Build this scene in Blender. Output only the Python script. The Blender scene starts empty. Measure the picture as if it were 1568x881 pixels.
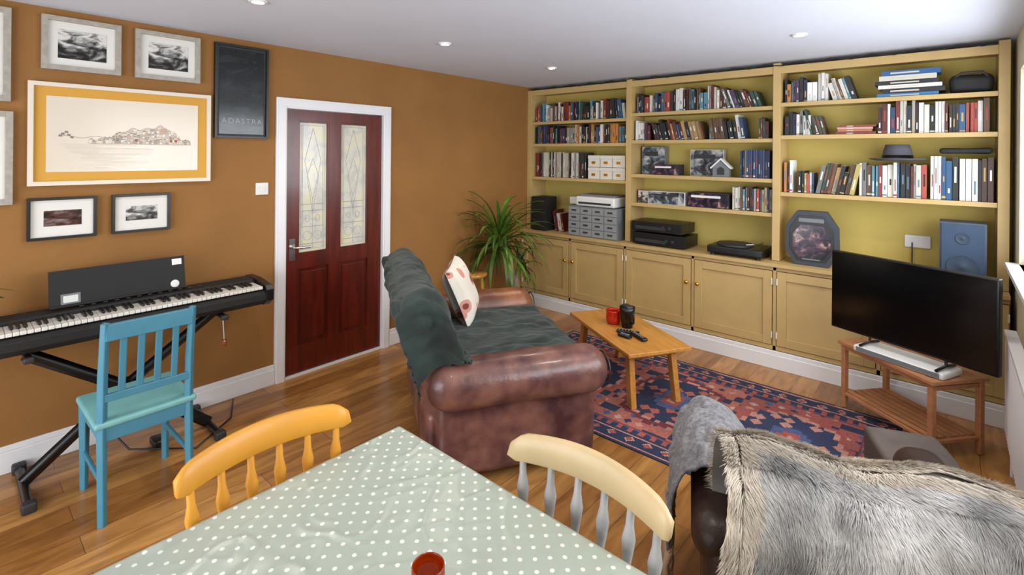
import bpy, bmesh, math, random
from mathutils import Vector, Matrix, noise
R=random.Random(7)
def lin(h):
    h=h.lstrip('#'); c=[int(h[i:i+2],16)/255 for i in (0,2,4)]
    return tuple([(x/12.92 if x<=.04045 else ((x+.055)/1.055)**2.4) for x in c]+[1.0])
def M(name,col,rough=.5,metal=0,var=0,vs=8,stretch=(1,1,1),bump=0,bs=60,coat=0,col2=None,sheen=0,emit=0):
    m=bpy.data.materials.new(name); m.use_nodes=True; nt=m.node_tree; b=nt.nodes['Principled BSDF']
    c=lin(col); b.inputs['Base Color'].default_value=c; b.inputs['Roughness'].default_value=rough
    b.inputs['Metallic'].default_value=metal
    if coat: b.inputs['Coat Weight'].default_value=coat; b.inputs['Coat Roughness'].default_value=.12
    if sheen: b.inputs['Sheen Weight'].default_value=sheen
    if emit: b.inputs['Emission Color'].default_value=c; b.inputs['Emission Strength'].default_value=emit
    tc=nt.nodes.new('ShaderNodeTexCoord'); mp=nt.nodes.new('ShaderNodeMapping')
    nt.links.new(tc.outputs['Object'],mp.inputs['Vector']); mp.inputs['Scale'].default_value=stretch
    if var or col2:
        n=nt.nodes.new('ShaderNodeTexNoise'); n.inputs['Scale'].default_value=vs; n.inputs['Detail'].default_value=5
        nt.links.new(mp.outputs[0],n.inputs['Vector'])
        rp=nt.nodes.new('ShaderNodeValToRGB'); nt.links.new(n.outputs['Fac'],rp.inputs[0])
        d=lin(col2) if col2 else tuple([x*(1-var) for x in c[:3]]+[1])
        rp.color_ramp.elements[0].position=.35; rp.color_ramp.elements[0].color=d
        rp.color_ramp.elements[1].position=.65; rp.color_ramp.elements[1].color=c
        nt.links.new(rp.outputs[0],b.inputs['Base Color'])
    if bump:
        n2=nt.nodes.new('ShaderNodeTexNoise'); n2.inputs['Scale'].default_value=bs; n2.inputs['Detail'].default_value=4
        nt.links.new(mp.outputs[0],n2.inputs['Vector']); bp=nt.nodes.new('ShaderNodeBump'); bp.inputs['Strength'].default_value=bump
        bp.inputs['Distance'].default_value=.01
        nt.links.new(n2.outputs['Fac'],bp.inputs['Height']); nt.links.new(bp.outputs[0],b.inputs['Normal'])
    return m
def colmat(name,rough=.6,bump=0,bs=300):
    m=M(name,'#808080',rough,bump=bump,bs=bs); nt=m.node_tree
    a=nt.nodes.new('ShaderNodeAttribute'); a.attribute_name='Col'
    nt.links.new(a.outputs['Color'],nt.nodes['Principled BSDF'].inputs['Base Color']); return m
class B:
    def __init__(s): s.v=[];s.f=[];s.m=[];s.s=[];s.c=[];s.mats=[];s.hc=False
    def add(s,vs,fs,mat,smooth=False,X=None,col=None):
        o=len(s.v)
        if mat not in s.mats: s.mats.append(mat)
        i=s.mats.index(mat)
        for p in vs:
            p=Vector(p); s.v.append(tuple(X@p) if X else tuple(p))
        if col: s.hc=True
        for f in fs:
            s.f.append(tuple(o+k for k in f)); s.m.append(i); s.s.append(smooth); s.c.append(col or (1,1,1,1))
    def box(s,a,b,mat,X=None,col=None):
        (x0,y0,z0),(x1,y1,z1)=a,b
        s.add([(x0,y0,z0),(x1,y0,z0),(x1,y1,z0),(x0,y1,z0),(x0,y0,z1),(x1,y0,z1),(x1,y1,z1),(x0,y1,z1)],
          [(0,3,2,1),(4,5,6,7),(0,1,5,4),(1,2,6,5),(2,3,7,6),(3,0,4,7)],mat,False,X,col)
    def prism(s,poly,d,mat,X=None,col=None,smooth=False):
        n=len(poly); vs=[(p[0],0,p[1]) for p in poly]+[(p[0],d,p[1]) for p in poly]
        fs=[tuple(range(n)),tuple(range(2*n-1,n-1,-1))]
        s.add(vs,fs,mat,False,X,col)
        o=len(s.v)-2*n
        for i in range(n):
            j=(i+1)%n; s.f.append((o+i,o+i+n,o+j+n,o+j)); s.m.append(s.mats.index(mat)); s.s.append(smooth); s.c.append(col or (1,1,1,1))
    def tube(s,pts,rad,mat,n=14,X=None,caps=True,flat=None,col=None):
        pts=[Vector(p) for p in pts]; 
        if not hasattr(rad,'__len__'): rad=[rad]*len(pts)
        vs=[];fs=[];up=None
        for i,p in enumerate(pts):
            t=(pts[min(i+1,len(pts)-1)]-pts[max(i-1,0)]).normalized()
            if up is None: up=Vector((0,0,1)) if abs(t.z)<.9 else Vector((1,0,0))
            a=t.cross(up).normalized(); b=a.cross(t).normalized(); up=b
            for k in range(n):
                w=2*math.pi*k/n; vs.append(p+a*(rad[i]*math.cos(w))+b*(rad[i]*math.sin(w)*(flat or 1)))
        for i in range(len(pts)-1):
            for k in range(n):
                l=(k+1)%n; fs.append((i*n+k,(i+1)*n+k,(i+1)*n+l,i*n+l))
        s.add(vs,fs,mat,True,X,col)
        if caps:
            s.add(vs[:n],[tuple(range(n))],mat,False,X,col); s.add(vs[-n:],[tuple(range(n-1,-1,-1))],mat,False,X,col)
    def lathe(s,c,prof,mat,n=24,X=None,col=None):
        vs=[];fs=[]
        for r,z in prof:
            for k in range(n):
                w=2*math.pi*k/n; vs.append((c[0]+r*math.cos(w),c[1]+r*math.sin(w),c[2]+z))
        for i in range(len(prof)-1):
            for k in range(n):
                l=(k+1)%n; fs.append((i*n+k,i*n+l,(i+1)*n+l,(i+1)*n+k))
        s.add(vs,fs,mat,True,X,col)
    def grid(s,fn,nu,nv,mat,X=None,smooth=True,colfn=None):
        vs=[fn(u/nu,v/nv) for u in range(nu+1) for v in range(nv+1)]
        fs=[(u*(nv+1)+v,(u+1)*(nv+1)+v,(u+1)*(nv+1)+v+1,u*(nv+1)+v+1) for u in range(nu) for v in range(nv)]
        s.add(vs,fs,mat,smooth,X)
        if colfn:
            s.hc=True; k=len(s.c)-len(fs)
            for u in range(nu):
                for v in range(nv): s.c[k]=colfn((u+.5)/nu,(v+.5)/nv); k+=1
    def rbox(s,c,size,r,mat,X=None,n=6,e=4,amp=0,fr=6,col=None):
        h=[x/2 for x in size]; r=min(r,*[x*.999 for x in h])
        def par(H):
            L=[-H+r*(1-math.tan((1-i/e)*math.pi/4)) for i in range(e)]
            L+=[-(H-r)+2*(H-r)*i/n for i in range(n+1)]
            L+=[H-r*(1-math.tan(i/e*math.pi/4)) for i in range(1,e+1)]
            return L
        P=[par(x) for x in h]; C=Vector(c)
        for ax in range(3):
            a,b=(ax+1)%3,(ax+2)%3
            for sg in (-1,1):
                vs=[];fs=[]; A=P[a];Bq=P[b]; nb=len(Bq)
                for u in A:
                    for w in Bq:
                        p=[0,0,0]; p[ax]=sg*h[ax]; p[a]=u; p[b]=w
                        q=[max(-(h[k]-r),min(h[k]-r,p[k])) for k in range(3)]
                        d=Vector([p[k]-q[k] for k in range(3)])
                        if d.length>0: d.normalize()
                        v=Vector(q)+d*r
                        if amp:
                            nn=noise.noise(Vector((v.x+c[0],v.y+c[1],v.z+c[2]))*fr)+.4*noise.noise(Vector((v.x+c[0],v.y+c[1],v.z+c[2]))*fr*2.7); v+=d*amp*nn*2
                        vs.append(v+C)
                for i in range(len(A)-1):
                    for j in range(nb-1):
                        f=(i*nb+j,(i+1)*nb+j,(i+1)*nb+j+1,i*nb+j+1); fs.append(f if sg>0 else f[::-1])
                s.add(vs,fs,mat,True,X,col)
    def build(s,name,loc=(0,0,0),rz=0,bevel=0,weld=False,solid=0,parent=None):
        me=bpy.data.meshes.new(name); me.from_pydata(s.v,[],s.f)
        for m in s.mats: me.materials.append(m)
        me.polygons.foreach_set('material_index',s.m); me.polygons.foreach_set('use_smooth',s.s)
        if s.hc:
            ca=me.color_attributes.new('Col','FLOAT_COLOR','CORNER'); L=[]
            for f,c in zip(s.f,s.c): L.extend(list(c)*len(f))
            ca.data.foreach_set('color',L)
        if weld:
            bm=bmesh.new(); bm.from_mesh(me); bmesh.ops.remove_doubles(bm,verts=bm.verts,dist=1e-4); bm.to_mesh(me); bm.free()
        me.update()
        o=bpy.data.objects.new(name,me); bpy.context.collection.objects.link(o)
        o.location=loc; o.rotation_euler=(0,0,rz)
        if solid:
            q=o.modifiers.new('s','SOLIDIFY'); q.thickness=solid; q.offset=1
        if bevel:
            q=o.modifiers.new('b','BEVEL'); q.width=bevel; q.segments=2; q.limit_method='ANGLE'; q.angle_limit=.6
        if parent: o.parent=parent
        return o
def T(x,y,z): return Matrix.Translation((x,y,z))
def Rt(a,ax): return Matrix.Rotation(a,4,ax)

# ---------- materials
mWall=M('wall_ochre','#926530',.75,var=.10,vs=3,bump=.15,bs=180)
mBackW=M('wall_mustard','#c0ab5c',.8,var=.08,vs=3)
mWhiteW=M('wall_white','#dcdcd8',.8)
mCreamW=M('wall_cream','#d9d3b6',.8)
mCeil=M('ceiling_paint','#d2d7e4',.85,var=.03,vs=2)
mTrim=M('gloss_white','#e4e4e6',.35)
mShelf=M('shelf_paint','#bda068',.5,var=.07,vs=6)
mMah=M('mahogany','#621d10',.3,var=.45,vs=6,stretch=(4,4,.5),coat=.25)
mChrome=M('chrome','#c8c8c8',.2,1)
mBrass=M('brass','#d6a23a',.25,1)
mBlack=M('black_plastic','#0c0c0d',.35)
mBlackM=M('black_matte','#161616',.7)
mGrey=M('grey_plastic','#6f7478',.5)
mDkGrey=M('dark_grey','#2a2a2c',.55,bump=.1,bs=400)
mWhite=M('white_plastic','#dcdcda',.4)
mBlue=M('blue_paint','#44839a',.45,var=.08,vs=10)
mBlueS=M('blue_seat_paint','#74afb0',.45,var=.08,vs=10)
mYel=M('yellow_paint','#d99732',.4,var=.10,vs=8)
mCream=M('cream_paint','#ccb388',.4,var=.10,vs=8)
mCreamS=M('offwhite_paint','#b4b2b2',.45,var=.25,vs=14)
mPine=M('oak_furniture','#c4883f',.35,var=.25,vs=5,stretch=(1,7,7),coat=.2)
mTeak=M('stand_wood','#b98058',.4,var=.2,vs=6,stretch=(1,6,6))
mLeather=M('brown_leather','#785046',.36,col2='#44262a',vs=7,bump=.35,bs=22,coat=.12)
mLeatherT=M('tan_leather','#8f5a38',.36,col2='#5b3324',vs=5,bump=.25,bs=35)
mDkLeather=M('dark_leather','#3a2822',.4,var=.3,vs=6,bump=.2,bs=40)
mThrow=M('green_throw_fabric','#1f312d',.85,col2='#0d1815',vs=7,bump=.5,bs=30,sheen=.12)
mBooks=colmat('book_covers',.5)
mRug=colmat('rug_wool',.95,bump=.5,bs=500)
mKeyW=M('piano_key_white','#dad8d0',.25)
def floor_mat():
    m=bpy.data.materials.new('oak_floorboards'); m.use_nodes=True; nt=m.node_tree; N=nt.nodes.new; L=nt.links.new
    b=nt.nodes['Principled BSDF']; b.inputs['Roughness'].default_value=.28
    tc=N('ShaderNodeTexCoord'); mp=N('ShaderNodeMapping'); mp.inputs['Rotation'].default_value=(0,0,math.pi/2)
    L(tc.outputs['Object'],mp.inputs[0])
    br=N('ShaderNodeTexBrick'); L(mp.outputs[0],br.inputs['Vector']); br.inputs['Scale'].default_value=1
    br.inputs['Brick Width'].default_value=1.1; br.inputs['Row Height'].default_value=.14; br.inputs['Mortar Size'].default_value=.0013
    br.inputs['Mortar Smooth'].default_value=.3; br.offset=.37; br.inputs['Bias'].default_value=0
    br.inputs['Color1'].default_value=lin('#ba8a50'); br.inputs['Color2'].default_value=lin('#90602f'); br.inputs['Mortar'].default_value=lin('#462c17')
    mp2=N('ShaderNodeMapping'); mp2.inputs['Scale'].default_value=(7,1.2,1); L(tc.outputs['Object'],mp2.inputs[0])
    n=N('ShaderNodeTexNoise'); n.inputs['Scale'].default_value=2.2; n.inputs['Detail'].default_value=7; n.inputs['Distortion'].default_value=1.2; L(mp2.outputs[0],n.inputs['Vector'])
    rp=N('ShaderNodeValToRGB'); rp.color_ramp.elements[0].position=.3; rp.color_ramp.elements[0].color=(.52,.44,.36,1); rp.color_ramp.elements[1].position=.62; rp.color_ramp.elements[1].color=(1.05,1.02,1,1)
    L(n.outputs['Fac'],rp.inputs[0])
    mx=N('ShaderNodeMix'); mx.data_type='RGBA'; mx.blend_type='MULTIPLY'; mx.inputs[0].default_value=.85
    L(br.outputs['Color'],mx.inputs[6]); L(rp.outputs[0],mx.inputs[7]); L(mx.outputs[2],b.inputs['Base Color'])
    bp=N('ShaderNodeBump'); bp.inputs['Strength'].default_value=.2; bp.inputs['Distance'].default_value=.002; bp.invert=True
    L(br.outputs['Fac'],bp.inputs['Height']); L(bp.outputs[0],b.inputs['Normal'])
    return m
mFloor=floor_mat()
def dots_mat():
    m=M('dotted_oilcloth','#a9b8a4',.33,bump=.25,bs=5,coat=.1); nt=m.node_tree; N=nt.nodes.new; L=nt.links.new
    b=nt.nodes['Principled BSDF']; b.inputs['Coat Roughness'].default_value=.22; tc=N('ShaderNodeTexCoord'); fac=None
    for off in (0,.5):
        mp=N('ShaderNodeMapping'); s=1/.048; mp.inputs['Scale'].default_value=(s,s,0); mp.inputs['Location'].default_value=(off,off,0)
        L(tc.outputs['Object'],mp.inputs[0])
        fr=N('ShaderNodeVectorMath'); fr.operation='FRACTION'; L(mp.outputs[0],fr.inputs[0])
        d=N('ShaderNodeVectorMath'); d.operation='DISTANCE'; L(fr.outputs[0],d.inputs[0]); d.inputs[1].default_value=(.5,.5,0)
        lt=N('ShaderNodeMath'); lt.operation='LESS_THAN'; L(d.outputs['Value'],lt.inputs[0]); lt.inputs[1].default_value=.11
        if fac is None: fac=lt
        else:
            a=N('ShaderNodeMath'); a.operation='MAXIMUM'; L(fac.outputs[0],a.inputs[0]); L(lt.outputs[0],a.inputs[1]); fac=a
    mx=N('ShaderNodeMix'); mx.data_type='RGBA'; L(fac.outputs[0],mx.inputs[0]); mx.inputs[6].default_value=lin('#a2ada2'); mx.inputs[7].default_value=lin('#dcded8')
    L(mx.outputs[2],b.inputs['Base Color']); return m
mDots=dots_mat()
def photo_mat(name,stops,sc=5,st=(1,1,1),grad=0):
    m=M(name,'#808080',.15); nt=m.node_tree; N=nt.nodes.new; L=nt.links.new; b=nt.nodes['Principled BSDF']
    tc=N('ShaderNodeTexCoord'); mp=N('ShaderNodeMapping'); mp.inputs['Scale'].default_value=st; L(tc.outputs['Object'],mp.inputs[0])
    n=N('ShaderNodeTexNoise'); n.inputs['Scale'].default_value=sc; n.inputs['Detail'].default_value=8; n.inputs['Distortion'].default_value=1; L(mp.outputs[0],n.inputs['Vector'])
    sp=N('ShaderNodeSeparateXYZ'); L(tc.outputs['Object'],sp.inputs[0])
    ma=N('ShaderNodeMath'); ma.operation='MULTIPLY_ADD'; L(sp.outputs['Z'],ma.inputs[0]); ma.inputs[1].default_value=grad; L(n.outputs['Fac'],ma.inputs[2])
    rp=N('ShaderNodeValToRGB'); L(ma.outputs[0],rp.inputs[0]); e=rp.color_ramp.elements
    e[0].position=stops[0][0]; e[0].color=lin(stops[0][1]); e[1].position=stops[-1][0]; e[1].color=lin(stops[-1][1])
    for p,c in stops[1:-1]: x=e.new(p); x.color=lin(c)
    L(rp.outputs[0],b.inputs['Base Color']); return m
mPhoto=photo_mat('bw_print',[(.38,'#0e0e0e'),(.47,'#444444'),(.54,'#8c8c8a'),(.64,'#d4d4d0')],11,(1,1,2.2),1.6)
mPhoto2=photo_mat('dark_print',[(.4,'#20100e'),(.5,'#4a2a26'),(.56,'#6a5a58'),(.7,'#8a8686')],8,(1,1,2.5),.5)
mPoster=photo_mat('space_poster',[(.25,'#39434a'),(.42,'#20262b'),(.6,'#15191c'),(.75,'#30363a')],5,(1,1,2),.5)
mGame=photo_mat('game_box_art',[(.38,'#0c0a10'),(.5,'#2a1f38'),(.58,'#5a3a44'),(.68,'#a08a80')],16)
mGame2=photo_mat('game_box_art_b',[(.35,'#1b1d22'),(.48,'#4a525e'),(.55,'#868e92'),(.65,'#bcb8b0')],12)

# ---------- ROOM
RX=3.96; CH=2.43; BY=4.72; SY=-1.7
def simple(name,boxes,mat,bevel=0,**k):
    b=B()
    for a,c in boxes: b.box(a,c,mat)
    return b.build(name,bevel=bevel,**k)
simple('floor',[((-.2,SY-.2,-.1),(RX+.3,BY+.2,0))],mFloor)
simple('ceiling',[((-.2,SY-.2,CH),(RX+.3,BY+.2,CH+.1))],mCeil)
D0,D1,DH=1.665,2.49,1.985
simple('wall_left',[((-.15,SY,0),(0,D0-.01,CH)),((-.15,D1+.01,0),(0,BY+.15,CH)),((-.15,D0-.01,DH+.01),(0,D1+.01,CH))],mWall)
simple('wall_back',[((0,BY,0),(RX+.15,BY+.15,CH))],mBackW)
WY0,WY1,WZ0,WZ1=1.2,4.25,1.03,2.2
simple('wall_right',[((RX,SY,0),(RX+.15,BY,WZ0)),((RX,SY,WZ1),(RX+.15,BY,CH)),((RX,SY,WZ0),(RX+.15,WY0,WZ1)),((RX,WY1,WZ0),(RX+.15,BY,WZ1))],mCreamW)
simple('wall_front',[((-.15,SY-.15,0),(.5,SY,CH)),((3.5,SY-.15,0),(RX+.15,SY,CH)),((.5,SY-.15,2.15),(3.5,SY,CH))],mWhiteW)
b=B()
for y in (WY0,2.2,3.2,WY1-.05): b.box((RX+.05,y,WZ0),(RX+.11,y+.05,WZ1),mTrim)
for z in (WZ0,WZ1-.05,1.85): b.box((RX+.05,WY0,z),(RX+.11,WY1,z+.05),mTrim)
b.box((RX-.06,WY0-.05,WZ0-.03),(RX+.12,WY1+.05,WZ0),mTrim)
b.build('window_1',bevel=.004)
b=B()
for x in (.5,1.47,2.45,3.44): b.box((x,SY-.12,0),(x+.06,SY-.06,2.15),mTrim)
for z in (0,2.09): b.box((.5,SY-.12,z),(3.5,SY-.06,z+.06),mTrim)
b.build('window_2')
def skirting(name,pts,dx,dy,z=.14):
    (x0,y0),(x1,y1)=pts; b=B(); 
    b.box((min(x0,x1,x0+dx),min(y0,y1,y0+dy),0),(max(x0,x1,x0+dx),max(y0,y1,y0+dy),z-.03),mTrim)
    dx*=.6;dy*=.6
    b.box((min(x0,x1,x0+dx),min(y0,y1,y0+dy),z-.03),(max(x0,x1,x0+dx),max(y0,y1,y0+dy),z),mTrim)
    return b.build(name,bevel=.004)
skirting('baseboard_left',((0,SY),(0,D0-.076)),.02,0)
skirting('baseboard_left_far',((0,D1+.076),(0,4.305)),.02,0)
skirting('baseboard_back',((.0,4.33),(3.93,4.33)),0,-.022)
skirting('baseboard_right',((RX,SY),(RX,4.3)),-.02,0)
b=B()
for y0,y1 in ((D0-.075,D0),(D1,D1+.075)): 
    b.box((-.0,y0,0),(.018,y1,DH+.075),mTrim); b.box((.018,y0+.012,0),(.026,y1-.012,DH+.012),mTrim)
b.box((0,D0,DH),(.018,D1,DH+.075),mTrim); b.box((.018,D0-.063,DH+.0125),(.026,D1+.063,DH+.063),mTrim)
b.box((-.12,D0-.009,0),(-.001,D0-.001,DH),mTrim); b.box((-.12,D1+.001,0),(-.001,D1+.009,DH),mTrim); b.box((-.12,D0,DH+.001),(-.001,D1,DH+.009),mTrim)
b.box((-.12,D0,.0),(.01,D1,.012),mTrim)
b.build('trim_door')
# door
mGlass=photo_mat('frosted_glass',[(.4,'#c2c2ba'),(.5,'#d0cec4'),(.62,'#d8d3b4')],9)
mLead=M('etched_line','#989a98',.4)
b=B(); x0,x1=-.055,-.012
ys=[D0+.002,1.765,2.01,2.104,2.36,D1-.002]
for a,c in ((ys[0],ys[1]),(ys[2],ys[3]),(ys[4],ys[5])): b.box((x0,a,.016),(x1,c,DH-.003),mMah)
for a,c in ((ys[1],ys[2]),(ys[3],ys[4])):
    for z0,z1 in ((.016,.22),(.79,.90),(1.90,DH-.003)): b.box((x0,a,z0),(x1,c,z1),mMah)
    b.box((x0+.008,a,.90),(x1-.018,c,1.90),mGlass)
    b.box((x0+.008,a,.22),(x1-.014,c,.79),mMah)
    b.box((x0+.008,a+.03,.25),(x1-.004,c-.03,.76),mMah)
    for p,q in (((a,.90),(a+.012,1.90)),((c-.012,.90),(c,1.90)),((a+.012,.90),(c-.012,.912)),((a+.012,1.888),(c-.012,1.90))):
        b.box((x1-.018,p[0],p[1]),(x1-.002,q[0],q[1]),mMah)
    g=x1-.0172; ym=(a+c)/2; w=(c-a)/2-.03
    def ln(p,q,t=.0013):
        b.tube([(g,p[0],p[1]),(g,q[0],q[1])],t,mLead,n=6,caps=False)
    for s_ in (-1,1):
        ln((ym+s_*w,.93),(ym+s_*w,1.87)); ln((ym+s_*(w-.012),.93),(ym+s_*(w-.012),1.87))
        ln((ym,1.85),(ym+s_*w*.7,1.6)); ln((ym+s_*w*.7,1.6),(ym,1.3)); ln((ym,1.62),(ym+s_*w*.5,1.48)); ln((ym+s_*w*.5,1.48),(ym,1.2))
        for k in range(10):
            an=k*math.pi/5; rr_=.035
            ln((ym+s_*.04+rr_*math.sin(an),1.03+rr_*math.cos(an)),(ym+s_*.04+rr_*math.sin(an+.63),1.03+rr_*math.cos(an+.63)))
            ln((ym+s_*.04+rr_*.5*math.sin(an),1.16+rr_*.7*math.cos(an)),(ym+s_*.04+rr_*.5*math.sin(an+.63),1.16+rr_*.7*math.cos(an+.63)))
        for zz in (.97,1.10,1.22,1.27):
            ln((ym+s_*w,zz),(ym,zz),.0022)
    ln((ym-w,.93),(ym+w,.93)); ln((ym-w,1.87),(ym+w,1.87)); ln((ym,.93),(ym,1.3))
hy=D0+.055
b.box((x1,hy-.022,.86),(x1+.008,hy+.022,1.02),mChrome)
b.tube([(x1,hy,.96),(x1+.045,hy,.96),(x1+.05,hy+.02,.96),(x1+.05,hy+.12,.955)],.009,mChrome)
b.build('door_1',bevel=.003)
# ---------- downlights
mLamp=M('lamp_glow','#fff1dc',.5,emit=40)
for x in (1.0,2.93):
    for y in (1.06,2.31,3.55):
        b=B(); b.lathe((0,0,0),[(.028,-.002),(.03,-.006),(.042,-.006),(.045,0),(.045,.004)],mTrim)
        b.lathe((0,0,0),[(.0001,-.003),(.03,-.003)],mLamp); b.build('ceiling_downlight',(x,y,CH-.004))
        l=bpy.data.lights.new('downlight_lamp','SPOT'); l.energy=32; l.color=(1,.88,.72); l.spot_size=2.5; l.spot_blend=.9; l.shadow_soft_size=.05
        o=bpy.data.objects.new('downlight_lamp',l); o.location=(x,y,CH-.02); bpy.context.collection.objects.link(o)
# ---------- bookcase
b=B(); FY=4.45; st=[(0,.055),(1.25,1.305),(2.565,2.62),(3.875,3.93)]
for a,c in st: b.box((a,FY-.015,.825),(c,BY-.001,2.415 if a else 2.39),mShelf)
secs=[(.055,1.25),(1.305,2.565),(2.62,3.875)]
SH=[[2.03,1.784,1.413],[2.073,1.808,1.48,1.203],[2.093,1.832,1.377]]
for (a,c),zs in zip(secs,SH):
    for z in zs: b.box((a,FY+.004,z-.022),(c,BY-.001,z),mShelf); b.box((a,FY-.004,z-.03),(c,FY+.004,z+.002),mShelf)
    b.box((a,FY-.002,2.355),(c,BY-.001,2.385),mShelf)
    b.box((a,FY-.01,2.33),(c,FY+.01,2.39),mShelf)
b.box((0,4.36,.14),(3.93,BY-.001,.795),mShelf)
b.box((0,4.40,0),(3.93,BY-.001,.14),mShelf)
b.box((0,4.31,.795),(3.93,BY-.001,.822),mShelf)
b.box((0,4.335,.14),(3.93,4.362,.175),mShelf); b.box((0,4.335,.765),(3.93,4.362,.797),mShelf)
xs=[0.0,.655,1.29,1.95,2.60,3.265,3.93]
for i in range(6):
    a,c=xs[i],xs[i+1]
    b.box((a,4.335,.14),(a+.025,4.362,.797),mShelf)
    A,Cc=a+.03,c-.006
    z0,z1=.18,.76; w=.065
    for p,q in (((A,z0),(A+w,z1)),((Cc-w,z0),(Cc,z1)),((A+w,z0),(Cc-w,z0+w)),((A+w,z1-w),(Cc-w,z1))): b.box((p[0],4.328,p[1]),(q[0],4.358,q[1]),mShelf)
    b.box((A+w,4.342,z0+w),(Cc-w,4.36,z1-w),mShelf)
    kx=Cc-.03 if i%2==0 else A+.03
    Xk=T(kx,4.328,.56)@Rt(math.pi/2,'X'); b.lathe((0,0,0),[(.006,0),(.006,.012),(.016,.018),(.018,.026),(.012,.034),(.0001,.036)],mBrass,n=16,X=Xk)
    hx=A if i%2==0 else Cc
    for hz in (.26,.68): b.tube([(hx,4.326,hz-.025),(hx,4.326,hz+.025)],.005,mTrim,n=8)
b.build('bookcase',bevel=.003)
# books
PAL=['#d8d6d0','#c8c4b8','#dfdfdc','#17181a','#202226','#2a2a30','#5b211e','#7b3028','#9b4236','#41281c','#5b422c','#a88a5a','#b87a3c','#2c4060','#1f2c44','#3a5a78','#5a8a9a','#2f4a3e','#6a6a68','#989488','#4a3450','#b0a058']
PW=PAL[:3]*3+PAL
PB=PAL+['#3a6a90','#24507a','#2c5a86','#8aa0ae','#d8d6d0','#7fb0c0']
PD=PAL+['#141414','#301814','#3a1c18','#222222','#2a2420','#4a4238']
def row(x0,x1,z,h=.2,pal=PAL,lean=None,y=FY+.03,hv=.32,wr=(.011,.034),d=.16,bl=None):
    own=bl is None
    if own: bl=B()
    x=x0; rc=None
    while True:
        w=R.uniform(*wr); 
        if x+w>x1: break
        hh=h*R.uniform(1-hv,1); dd=d*R.uniform(.8,1.1)
        if R.random()<.2 and rc: col,hh,w=rc
        else: col=lin(R.choice(pal)); f=R.uniform(.8,1.1); col=(col[0]*f,col[1]*f,col[2]*f,1)
        rc=(col,hh,w)
        if x+w>x1: break
        yy=y+R.uniform(0,.025)
        an=0
        if lean and lean[0]<=x<=lean[1]: an=lean[2]
        X=T(x,0,z+.002+ (w*math.sin(abs(an)) if an>0 else 0)) @ Rt(an,'Y')
        bl.box((0,yy,0),(w*.94,yy+dd,hh),mBooks,X,col)
        bl.box((.002,yy+.006,hh),(w*.94-.002,yy+dd-.003,hh+.0006),mBooks,X,lin('#c8c0ae'))
        lc=lin(R.choice(['#d0ccc4','#b89858','#111111','#983830','#e0e0e0','#587888','#d0ccc4'])); 
        a0=R.uniform(.12,.5)*hh; a1=a0+R.uniform(.12,.4)*hh
        bl.box((w*.32,yy-.0006,a0),(w*.64,yy,min(a1,hh*.93)),mBooks,X,lc)
        if R.random()<.4: bl.box((.0,yy-.0005,hh*.04),(w*.94,yy,hh*.09),mBooks,X,lc)
        x+=w*(1/math.cos(an))+.0012+(.004 if R.random()<.1 else 0)
    if own: bl.build('book_row')
def stack(x0,x1,z,n,pal=PAL,th=.025,y=FY+.03,bl=None):
    for i in range(n):
        t=R.uniform(.6,1)*th; j=R.uniform(-.015,.015); c=lin(R.choice(pal)); 
        bl.box((x0+j+R.uniform(0,.03),y,z+.002),(x1+j-R.uniform(0,.04),y+.16,z+t),mBooks,None,c)
        bl.box((x0+.08,y-.0006,z+t*.35),(x1-.14,y,z+t*.65),mBooks,None,lin('#c6c0b0'))
        z+=t
    return z
bl=B(); row(.075,.38,2.03,.21,PW,bl=bl); row(.38,.9,2.03,.21,PD,bl=bl); row(.92,1.22,2.03,.22,PD,lean=(1.05,1.25,-.12),bl=bl); bl.build('book_row')
row(.07,1.235,1.784,.21,PD,hv=.22)
row(.08,.76,1.413,.28,['#d8d6d0','#b8b0a0','#888888','#7b2a20','#30302e','#c8c4b8','#a09888'],hv=.06,wr=(.008,.02))
row(.36,.50,.822,.25,PW,lean=(.3,.6,-.18))
bl=B(); row(1.33,1.55,2.073,.19,PW,bl=bl); row(1.55,2.2,2.073,.22,PW+PD,bl=bl); row(2.2,2.48,2.073,.18,PD,lean=(2.2,2.5,-.35),bl=bl); bl.build('book_row')
bl=B(); row(1.33,1.5,1.808,.2,PW,bl=bl); row(1.53,2.0,1.808,.20,PD+PB,lean=(1.5,2.0,-.25),bl=bl); row(2.04,2.36,1.808,.21,PD+PW,lean=(2.05,2.4,-.15),bl=bl); row(2.44,2.54,1.808,.2,PD,bl=bl); bl.build('book_row')
row(2.3,2.55,1.48,.24,['#1c2a4a','#2a3a60','#202226','#3a4a70','#888888'],hv=.05,wr=(.015,.02))
row(2.24,2.55,1.203,.2,PD+PW,wr=(.012,.02),hv=.12)
bl=B(); row(2.64,2.87,2.093,.21,PW+PB,bl=bl); row(2.87,2.95,2.093,.22,['#a8a430','#d8d6d0'],bl=bl,hv=.05); row(2.97,3.14,2.093,.19,PB,lean=(2.95,3.2,-.3),bl=bl); z=stack(3.24,3.62,2.093,6,['#2a5a90','#d8d6d0','#6a2a50','#3a78a8','#c8c4b8','#202226'],.038,bl=bl); bl.build('book_row')
bl=B(); row(2.64,2.93,1.832,.22,PD+PW,lean=(2.82,2.95,-.25),bl=bl); stack(2.98,3.24,1.832,4,['#a86a50','#c09080','#d8d6d0','#7a3a2a'],.026,bl=bl); row(3.25,3.87,1.832,.235,PD+PB+PW,hv=.2,wr=(.014,.034),bl=bl); bl.build('book_row')
PV=['#d8d6d0','#1d3d5c','#17181a','#5a8a9a','#b8b4a8','#2c5a86','#41281c','#7fb0c0','#2a2a30','#dfdfdc','#24507a']
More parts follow.
